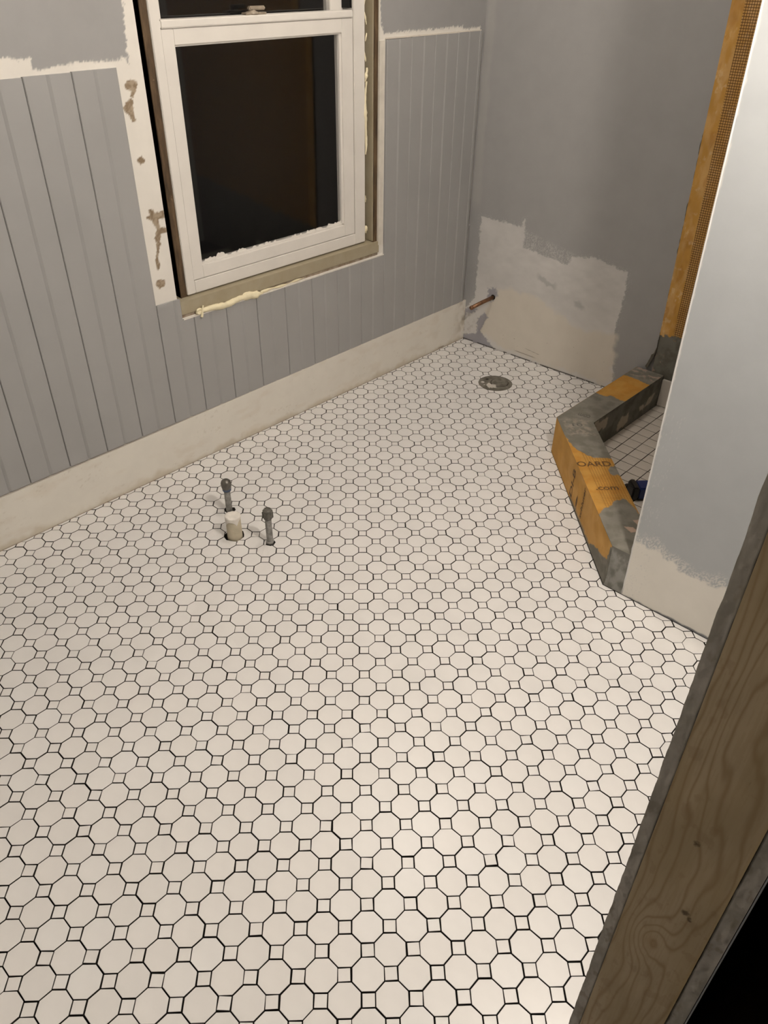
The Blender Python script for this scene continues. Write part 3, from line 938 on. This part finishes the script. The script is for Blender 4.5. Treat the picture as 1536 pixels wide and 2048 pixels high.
def col_wood(X, Y, Z, U, W):
    kx, kz = 5.98, 10.35
    w1 = fbm(X * 1.2, Z * 0.22, 5) * 1.3 + fbm(X * 3, Z * 0.6, 15) * 0.14
    lobe = np.exp(-((X - 6.05) / 0.42) ** 2 - ((Z - 16.6) / 2.6) ** 2) * 1.5
    r2 = ((X - kx) / 0.20) ** 2 + ((Z - kz) / 0.42) ** 2
    kn = np.exp(-r2 / 2.6) * 2.3
    f = (X - 5.3) * 2.6 + w1 + lobe + kn
    ring = 0.5 + 0.5 * np.sin(f * 2 * math.pi * 1.6)
    ring = ring ** 6
    base_ = mix((0.345, 0.265, 0.155), (0.40, 0.315, 0.20), smooth(-.3, .3, fbm(X * 2, Z * .3, 25)))
    c = mix(base_, (0.24, 0.16, 0.078), ring * 0.68)
    c = mix(c, (0.27, 0.195, 0.10), (fbm(X * 40, Z * 1.5, 35, 2) > 0.12) * 0.18)
    core = np.exp(-r2 * 3.0)
    c = mix(c, (0.30, 0.20, 0.10), core * 0.45)
    st = smooth(0.32, 0.42, fbm(X * 4.5, Z * 2.6, 45)) * (np.abs(fbm(X * .9, Z * .5, 46)) > .12)
    c = mix(c, (0.20, 0.12, 0.06), st * 0.22)
    fl_ = smooth(0.965, 0.985, vnoise(X * 9, Z * 4.5, 57)) * smooth(-.1, .2, fbm(X * 1.5, Z * .4, 58))
    c = mix(c, (0.15, 0.085, 0.04), fl_ * 0.6)
    for (a_, b_, s_) in ((6.02, 13.62, 0.055), (6.30, 11.82, 0.07), (6.39, 11.72, 0.05)):
        bl = 1 - smooth(0.3, 1.0, np.hypot((X - a_), (Z - b_) * 0.7) / s_ / 1.2 + fbm(X * 12, Z * 12, 53) * 0.9)
        c = mix(c, (0.06, 0.04, 0.02), bl * 0.85)
    c = mix(c, (0.39, 0.28, 0.13), smooth(0.95, 1.0, U) * 0.5)
    return c


stud = boxes('stud', [(5.362, 6.785, YJ + .012, YJ + 0.64, 0, 35.5)], simple('pine_sides', (0.48, 0.37, 0.22), 0.7, 0.1, 20), wr)
paint_grid('stud_face', lambda U, W: (5.362 + (6.785 - 5.362) * U, np.full(U.shape, YJ + .01), 36 * W), 110, 1300, col_wood, WOODP, stud)

# rest of the shell: near wall, wall beyond the door, header, ceiling, hall
nw = tag(boxes('wall_near', [(-30.2, 7.06, YN - 1.0, YN, -1, ZC)], ROOMP), 'wall behind the viewer closing the bathroom', kind='structure')
dw = tag(boxes('wall_door', [(XR, 7.06, YN, -11.9, -1, ZC), (XR, 7.06, -11.9, YJ + .01, 35.5, ZC)], ROOMP), 'wall piece and header round the doorway', kind='structure')
cl = tag(boxes('ceiling', [(-30.2, 7.06, YN - 1, 42.5, ZC, ZC + 1)], CEILP), 'white ceiling of the bathroom', kind='structure')
tag(boxes('wall_shower_side', [(XR, 7.06, 23.2, 42.5, -1, ZC)], ROOMP), 'side wall inside the shower', kind='structure')
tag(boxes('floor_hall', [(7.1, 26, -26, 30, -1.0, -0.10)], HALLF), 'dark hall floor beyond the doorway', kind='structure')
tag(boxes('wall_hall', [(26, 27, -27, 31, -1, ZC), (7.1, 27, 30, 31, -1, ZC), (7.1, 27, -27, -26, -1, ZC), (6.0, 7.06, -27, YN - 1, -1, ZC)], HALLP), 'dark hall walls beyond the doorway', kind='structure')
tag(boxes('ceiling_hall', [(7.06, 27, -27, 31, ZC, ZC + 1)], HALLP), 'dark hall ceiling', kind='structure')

# ------------------------------------------------------------------ shower curb
A = (-13.45, 40.0); B = (-13.45, 30.15); Cc = (-4.62, 21.32); D = (-3.62, 21.32); Gg = (-3.62, 23.22); Ff = (-11.50, 31.10); E = (-11.50, 40.0)
G1 = [(-13.6, 29.94), (-13.6, 34.6), (-13.32, 34.6), (-12.64, 34.7), (-12.55, 34.95), (-11.83, 34.86), (-11.0, 34.93), (-11.0, 31.09), (-8.4, 28.3), (-8.84, 28.14), (-9.49, 27.63), (-10.1, 27.65), (-10.91, 27.88), (-11.81, 28.50), (-13.36, 29.9)]
G2 = [(-6.43, 23.1), (-6.51, 23.85), (-6.38, 24.24), (-6.41, 24.81), (-6.26, 25.17), (-6.06, 25.26), (-5.04, 24.6), (-3, 24.5), (-3, 20.5), (-4.54, 21.0)]
G3 = [(-8.24, 27.14), (-8.28, 27.53), (-8.08, 27.9), (-7.3, 27.1), (-7.53, 26.98), (-7.77, 26.74)]
GF = [(-14, 38.2), (-12.66, 38.2), (-11.4, 38.05), (-11.4, 41), (-14, 41)]
PK = [[(-5.0, 23.1), (-4.66, 23.34), (-4.3, 23.2), (-4.51, 22.9)], [(-4.94, 23.87), (-4.7, 24.2), (-4.4, 23.6)]]


def thin_c(X, Y, Z):
    return mix(THIN, (0.235, 0.224, 0.19), smooth(-0.3, 0.4, fbm((X + Z) * 2.2, (Y + Z) * 2.2, 3)))


def col_ctop(X, Y, Z, U, W):
    c = mix(ORANGE, (0.50, 0.245, 0.045), smooth(-0.3, 0.4, fbm(X * 2, Y * 2, 11)))
    n = fbm(X * 5, Y * 5, 2) * 0.12
    d = np.minimum.reduce([sdf(p, X, Y) for p in (G1, G2, G3, GF)]) + n
    t = 1 - smooth(-0.03, 0.03, d)
    cc = thin_c(X, Y, Z)
    # scraped print showing through the thinset near the corner
    sc = (1 - smooth(-.1, .2, np.abs(X + Y - 18.2) - 1.1)) * (1 - smooth(0.2, 0.9, np.abs(X + 12.0) + np.abs(Y - 29.9) - 0.8)) * smooth(0.0, 0.25, fbm(X * 6, Y * 6, 21))
    cc = mix(cc, (0.36, 0.31, 0.25), sc * 0.6)
    far = (Y > 38.6) * smooth(0.05, 0.2, fbm(X * 2.5, Y * 4, 31))
    cc = mix(cc, (0.42, 0.32, 0.26), far * 0.8)
    for p in PK: cc = mix(cc, (0.50, 0.37, 0.29), 1 - smooth(-0.02, 0.03, sdf(p, X, Y) + n * .5))
    c = mix(c, cc, t)
    grid = (1 - t) * smooth(0.42, 0.55, (X + Y - 16.7) / 1.414) * (Y < 29)
    return np.concatenate([c, np.asarray(grid)[..., None] * 0.45], -1)


OG = [(8.6, -0.6), (8.9, -0.05), (9.45, 0.18), (10.64, 0.84), (11.39, 0.99), (12.1, 1.35), (12.3, 1.75), (12.52, 2.15), (13.2, 2.3), (13.2, -0.6)]


def col_outer(X, Y, Z, U, W):
    L = (X + 13.45) * 1.4142
    c = mix(ORANGE, (0.60, 0.34, 0.10), smooth(-0.3, 0.4, fbm(L * 1.2, Z * 1.2, 11)))
    d = sdf(OG, L, Z) + fbm(L * 5, Z * 5, 2) * 0.12
    t = 1 - smooth(-0.03, 0.03, d)
    low = 1 - smooth(0.02, 0.22, Z - 0.08 + fbm(L * 2, Z * 2, 9) * 0.25)
    t = np.maximum(t, low * (L > 5.0) * 0.9)
    return np.concatenate([mix(c, thin_c(X, Y, Z), t), np.zeros(X.shape + (1,))], -1)


def col_leg1(X, Y, Z, U, W):
    c = mix(ORANGE, (0.50, 0.245, 0.045), smooth(-0.3, 0.4, fbm(Y * 2, Z * 2, 11)))
    return np.concatenate([c, np.zeros(X.shape + (1,))], -1)


IP = [[(31.3, 2.2), (32.85, 2.06), (32.91, 1.32), (31.82, 1.5)], [(34.67, 1.34), (35.7, 1.18), (35.9, 0.6), (35.03, 0.39), (34.4, .5)], [(37.04, 1.15), (38.0, 1.1), (39.06, 1.36), (38.83, 0.72), (37.43, 0.75)]]


def col_inner(X, Y, Z, U, W):
    c = mix((0.13, 0.125, 0.10), (0.19, 0.185, 0.16), smooth(-.3, .3, fbm(Y * 2, Z * 2, 19)))
    for k, p in enumerate(IP):
        t = 1 - smooth(-0.05, 0.05, sdf(p, Y, Z) + fbm(Y * 3, Z * 3, 40 + k) * 0.3)
        c = mix(c, (0.45, 0.39, 0.30), t * 0.95)
    return np.concatenate([c, np.zeros(X.shape + (1,))], -1)


def col_end(X, Y, Z, U, W):
    c = mix((0.17, 0.165, 0.145), (0.30, 0.295, 0.27), smooth(-.25, .35, fbm(X * 3, Z * 2, 19)))
    return np.concatenate([c, np.zeros(X.shape + (1,))], -1)


def quad(p0, p1, p2, p3):
    p0, p1, p2, p3 = [np.array(p, float) for p in (p0, p1, p2, p3)]
    def fn(U, W):
        Pq = (p0 * ((1 - U) * (1 - W))[..., None] + p1 * (U * (1 - W))[..., None] + p2 * (U * W)[..., None] + p3 * ((1 - U) * W)[..., None])
        return Pq[..., 0], Pq[..., 1], Pq[..., 2]
    return fn


def t3(p, z): return (p[0], p[1], z)


poly = [A, B, Cc, D, Gg, Ff, E]
sk = 0.02
curb = obj('shower_curb', [t3(p, 0.0) for p in poly] + [t3(p, CH - 0.012) for p in poly],
           [(6, 5, 4, 3, 2, 1, 0), (7, 8, 12, 13), (8, 9, 11, 12), (9, 10, 11)] + [(i, (i + 1) % 7, 7 + (i + 1) % 7, 7 + i) for i in range(7)], THINM)
tag(curb, 'angled shower curb of orange foam board smeared with grey mortar', 'curb')
skins = []
skins.append(paint_grid('curb_top', quad(t3(A, CH), t3(B, CH), t3(Ff, CH), t3(E, CH)), 160, 40, col_ctop, CURB, curb))
skins.append(paint_grid('curb_top', quad(t3(B, CH), t3(Cc, CH), t3(Gg, CH), t3(Ff, CH)), 240, 60, col_ctop, CURB, curb))
skins.append(paint_grid('curb_top', quad(t3(Cc, CH), t3(D, CH), t3(Gg, CH), t3(Gg, CH - .001)), 24, 24, col_ctop, CURB, curb))
o2 = 0.012


def shift(p, d): return (p[0] + d[0], p[1] + d[1])


nrm = (-0.7071 * o2, -0.7071 * o2)
skins.append(paint_grid('curb_side', quad(t3(shift(B, nrm), 0.0), t3(shift(Cc, nrm), 0.0), t3(shift(Cc, nrm), CH), t3(shift(B, nrm), CH)), 260, 50, col_outer, CURB, curb))
skins.append(paint_grid('curb_side', quad(t3(shift(A, (-o2, 0)), 0.0), t3(shift(B, (-o2, 0)), 0.0), t3(shift(B, (-o2, 0)), CH), t3(shift(A, (-o2, 0)), CH)), 100, 20, col_leg1, CURB, curb))
skins.append(paint_grid('curb_side', quad(t3(shift(Ff, (o2, 0)), 0.0), t3(shift(E, (o2, 0)), 0.0), t3(shift(E, (o2, 0)), CH), t3(shift(Ff, (o2, 0)), CH)), 200, 50, col_inner, CURB, curb))
skins.append(paint_grid('curb_side', quad(t3(shift(Cc, (0, -o2)), 0.0), t3(shift(D, (0, -o2)), 0.0), t3(shift(D, (0, -o2)), CH), t3(shift(Cc, (0, -o2)), CH)), 30, 50, col_end, CURB, curb))
for k, s_ in enumerate(skins):      # printed grid follows the 45 degree leg
    me = s_.data
    co = np.empty(len(me.vertices) * 3, np.float32); me.vertices.foreach_get('co', co); co = co.reshape(-1, 3)
    li = np.empty(len(me.loops), np.int32); me.loops.foreach_get('vertex_index', li)
    p_ = co[li]
    uv = np.stack([(p_[:, 0] + p_[:, 1]) * 0.7071 / 0.0085, (p_[:, 0] - p_[:, 1]) * 0.7071 / 0.0085], -1)
    me.uv_layers['UVMap'].data.foreach_set('uv', np.ascontiguousarray(uv, np.float32).ravel())


def text_mesh(body):
    cu = bpy.data.curves.new('txt', 'FONT'); cu.body = body; cu.size = 1.0; cu.resolution_u = 4; cu.offset = 0.018
    ob = bpy.data.objects.new('txt', cu); COL.objects.link(ob)
    dg = bpy.context.evaluated_depsgraph_get()
    me = ob.evaluated_get(dg).to_mesh()
    V = [tuple(v.co) for v in me.vertices]; F = [tuple(p.vertices) for p in me.polygons]
    ob.evaluated_get(dg).to_mesh_clear(); bpy.data.objects.remove(ob); bpy.data.curves.remove(cu)
    return np.array(V), F


def place_text(body, org, rx, up, length, height, mat, parent, bold=0.0):
    V, F = text_mesh(body)
    mn = V.min(0); mxx = V.max(0)
    x = (V[:, 0] - mn[0]) / (mxx[0] - mn[0]) * length; y = (V[:, 1] - mn[1]) / (mxx[1] - mn[1]) * height
    P = np.array(org)[None] + x[:, None] * np.array(rx)[None] + y[:, None] * np.array(up)[None]
    return obj('printed_text', P.tolist(), F, mat, parent)


i2 = 0.70711
along = np.array((i2, -i2, 0)); across = np.array((i2, i2, 0)); zup = np.array((0, 0, 1.0))


def side(L, z): return np.array((B[0], B[1], 0.0)) + along * L + zup * z - across * 0.022


def top(L, w): return np.array((B[0], B[1], CH + 0.008)) + along * L + across * w


place_text('DI-B', side(5.40, 0.22), zup, -along, 1.75, 0.50, PRINT, curb)
place_text('OARD', top(5.52, -0.02), across, -along, 1.88, 0.50, PRINT, curb)
place_text('schluter', side(7.52, 0.30), zup, -along, 1.95, 0.32, PRINT, curb)
place_text('.com', top(7.80, 0.42), across, -along, 1.22, 0.30, PRINT, curb)
place_text('10', np.array((-12.15, 29.85, CH + .008)), across, -along, 0.62, 0.34, FAINT, curb)
place_text('com', np.array((-12.05, 31.75, CH + .008)), np.array((-0.98, -0.2, 0)), np.array((0.2, -.98, 0)), 0.75, 0.38, FAINT, curb)
# drop emblem on the side
dv = []
for k in range(20):
    an = 2 * math.pi * k / 20
    yy = math.cos(an); rr = 0.13 * math.sin(an) * (1 - max(0, yy) ** 1.5 * 0.9) if True else 0
    dv.append(tuple(side(6.38, 0.30 + 0.40 * (1 + yy)) + along * rr - across * 0.002))
obj('printed_drop', dv, [tuple(range(20))], PRINT, curb)
# mortar smear ridge at the near end
V, F = tubeVF([tuple(np.array((-4.63 + 0.02 * math.sin(5 * t), 21.30, 0.1 + 2.2 * t))) for t in np.linspace(0, 1, 16)], 0.05, 8)
obj('mortar_ridge', V, F, THINM, curb, True)

# ------------------------------------------------------------------ pipes through the floor
p1 = lathe('capped_pipe', [(0.17, -0.5), (0.17, 1.62)], (-22.66, 12.33, 0.0), GALV, None, 20)
tag(p1, 'grey capped pipe with a smooth rounded dark cap, standing behind the taped drain stub', 'pipe')
lathe('cap', [(0.19, 1.40), (0.22, 1.44), (0.25, 1.56), (0.285, 1.70), (0.285, 1.84), (0.25, 1.96), (0.17, 2.04), (0.08, 2.07), (0.01, 2.075)], (-22.66, 12.33, 0), DARKMETAL, p1, 28)
lathe('tape_wrap', [(0.18, 1.34), (0.235, 1.38), (0.25, 1.50), (0.20, 1.53)], (-22.66, 12.33, 0), BLUETAPE, p1, 20, lump=0.15)
p2 = lathe('capped_pipe', [(0.165, -0.5), (0.17, 0.1), (0.17, 1.85)], (-18.92, 12.10, 0.0), GALV, None, 20, lump=0.06)
tag(p2, 'grey capped pipe with a ribbed hex cap, standing apart from the drain stub', 'pipe')
lathe('cap', [(0.20, 1.55), (0.25, 1.59), (0.265, 1.82), (0.235, 2.06), (0.19, 2.12), (0.15, 2.13), (0.14, 2.09), (0.01, 2.09)], (-18.92, 12.10, 0), HEXCAP, p2, 8, smoothf=False)
V = []; F = []
for k in range(9):
    an = 2 * math.pi * k / 9
    v, f = boxVF(-18.92 + 0.245 * math.cos(an) - .03, -18.92 + 0.245 * math.cos(an) + .03, 12.10 + 0.245 * math.sin(an) - .03, 12.10 + 0.245 * math.sin(an) + .03, 1.62, 1.98, len(V)); V += v; F += f
obj('cap_ribs', V, F, HEXCAP, p2)
lathe('mortar_collar', [(0.20, -0.02), (0.19, 0.08), (0.172, 0.14)], (-18.92, 12.10, 0), GREYP, p2, 14, lump=0.5)
p3 = lathe('drain_stub', [(0.40, -0.5), (0.40, 0.0), (0.385, 1.28)], (-20.66, 11.16, 0.0), PVC, None, 28)
tag(p3, 'short beige drain stub sealed with white tape between the two capped pipes', 'pipe')
# tape folded over the top: a square sheet draped over the rim
nn = 26; V = []; F = []
for i in range(nn + 1):
    for j in range(nn + 1):
        a_ = -0.56 + 1.06 * i / nn; b_ = -0.56 + 1.06 * j / nn
        ca, sa = math.cos(0.62), math.sin(0.62)
        x, y = a_ * ca - b_ * sa, a_ * sa + b_ * ca
        r = math.hypot(x, y)
        z = 1.33 + 0.03 * float(fbm(np.array(x * 6), np.array(y * 6), 3))
        if r > 0.395:
            ex = r - 0.395; k = 0.415 / r; x *= k; y *= k; z -= ex * 1.25
        V.append((-20.66 + x, 11.16 + y, z))
for i in range(nn):
    for j in range(nn):
        q0 = i * (nn + 1) + j; F.append((q0, q0 + nn + 1, q0 + nn + 2, q0 + 1))
obj('tape_cover', V, F, MASK, p3, True)

# copper stub out of the back wall
yb = float(yback(-25.75))
V, F = tubeVF([(-25.75, yb + 0.2, 3.98), (-25.90, yb - 1.1, 3.85), (-26.07, yb - 2.25, 3.66)], 0.145, 18)
cp = tag(obj('copper_pipe', V, F, COPPER, None, True), 'tarnished copper supply stub jutting from the primed back wall', 'pipe')
V, F = tubeVF([(-26.055, yb - 2.14, 3.68), (-26.072, yb - 2.27, 3.66)], [0.165, 0.15], 18)
obj('pipe_end', V, F, COPPER, cp, True)
V, F = tubeVF([(-25.75, yb - 0.01, 3.98), (-25.75, yb + 0.03, 3.98)], 0.20, 14)
obj('wall_hole', V, F, BLACK, cp)

# toilet flange opening filled with cement
def col_fl(X, Y, Z, U, W):
    x = X - FLC[0]; y = Y - FLC[1]
    c = mix((0.13, 0.12, 0.095), (0.20, 0.185, 0.155), smooth(-.3, .3, fbm(X * 3, Y * 3, 3)))
    ring = np.abs(np.hypot(x - 0.12, y - 0.35) - 0.62)
    c = mix(c, (0.045, 0.035, 0.028), (1 - smooth(0.02, 0.06, ring)) * smooth(-0.6, 0.0, 0.35 - y + x * .4) * 0.9)
    d = np.hypot((x + 0.1) / 0.42 + 0.0, (y + 0.45) / 0.30) - 1 + fbm(X * 4, Y * 4, 9) * 1.1
    c = mix(c, (0.62, 0.58, 0.52), 1 - smooth(-0.1, 0.1, d))
    d = np.hypot((x + 0.82) / 0.14, (y + 0.42) / 0.12) - 1 + fbm(X * 6, Y * 6, 19) * .8
    c = mix(c, (0.60, 0.57, 0.52), 1 - smooth(-0.1, 0.1, d))
    d = np.hypot((x + 0.85) / 0.10, (y - 0.15) / 0.10) - 1
    return mix(c, (0.02, 0.017, 0.014), 1 - smooth(-0.1, 0.2, d))


def gfl(U, W):
    r = W * (FLR + 0.02); an = U * 2 * math.pi
    x = r * np.cos(an); y = r * np.sin(an)
    z = -0.035 + 0.05 * fbm((x + 40) * 2, (y + 40) * 2, 5) * (1 - W ** 4) - 0.05 * np.exp(-((np.hypot(x - .12, y - .35) - .62) / .05) ** 2) * (y < .5)
    return FLC[0] + x, FLC[1] + y, z


fo = paint_grid('toilet_flange', gfl, 96, 40, col_fl, FLANGE)
tag(fo, 'round cement-filled toilet flange opening set in the tile near the back wall', 'flange')
V, F = tubeVF([(FLC[0], FLC[1], -0.129), (FLC[0], FLC[1], -0.10)], FLR - 0.02, 32)
obj('flange_base', V, F, THINM, fo)

# ------------------------------------------------------------------ blue and black tool case on the shower floor
tc = empty('tool_case')
tag(tc, 'small blue and black plastic tool case on the shower floor', 'case')
def rot_box(name, cx, cy, ang, bl, mat, bev):
    ob = boxes(name, bl, mat, tc, bev)
    ob.location = (cx * S, cy * S, 0); ob.rotation_euler = (0, 0, ang); return ob
ang = math.radians(45)
cx, cy = -6.98, 29.15
rot_box('shell', cx, cy, ang, [(-0.25, 1.3, -0.46, 0.46, 0.24, 1.05)], BLUEP, 0.08)
rot_box('bumper', cx, cy, ang, [(-0.62, -0.22, -0.50, 0.50, 0.24, 1.10)], BLACKP, 0.09)
rot_box('bumper', cx, cy, ang, [(1.22, 1.5, -0.50, 0.50, 0.24, 1.10)], BLACKP, 0.09)
rot_box('base_band', cx, cy, ang, [(-0.25, 1.3, -0.49, 0.49, 0.24, 0.40)], BLACKP, 0.04)
rot_box('hook', cx, cy, ang, [(-0.62, -0.36, 0.50, 0.80, 0.24, 0.60), (-0.60, -0.5, 0.78, 0.95, 0.24, 0.5)], BLACKP, 0.05)
rot_box('clip', cx, cy, ang, [(-0.45, -0.30, 0.40, 0.62, 0.70, 1.02)], GREYP, 0.04)

# ------------------------------------------------------------------ lamps (above and beside the frame)
vl = empty('wall_lamp')
tag(vl, 'single globe wall lamp mounted high on the right wall', 'lamp')
boxes('back_plate', [(XR - 0.25, XR, 11.2, 13.0, 31.2, 32.8)], STEEL, vl, 0.08)
for yy in (12.1,):
    V, F = tubeVF([(XR - 0.2, yy, 32.0), (XR - 1.3, yy, 32.0), (XR - 1.7, yy, 31.7), (XR - 1.7, yy, 31.2)], 0.16, 12)
    obj('arm', V, F, STEEL, vl, True)
    n1, n2 = 20, 12
    lathe('globe', [(max(0.01, 0.75 * math.sin(math.pi * k / n2)), -0.75 * math.cos(math.pi * k / n2)) for k in range(n2 + 1)], (XR - 1.7, yy, 30.4), BULB, vl, n1)
cb = empty('ceiling_lamp')
tag(cb, 'round dome lamp on the bathroom ceiling', 'lamp')
lathe('rim', [(2.1, 0), (2.2, 0.15), (2.2, 0.45), (2.0, 0.5)], (-17.2, 23.6, ZC - 0.5), STEEL, cb, 32)
lathe('dome', [(0.02, -0.75), (0.8, -0.68), (1.4, -0.45), (1.8, -0.15), (1.9, 0.0)], (-17.2, 23.6, ZC - 0.5), DOME, cb, 32)
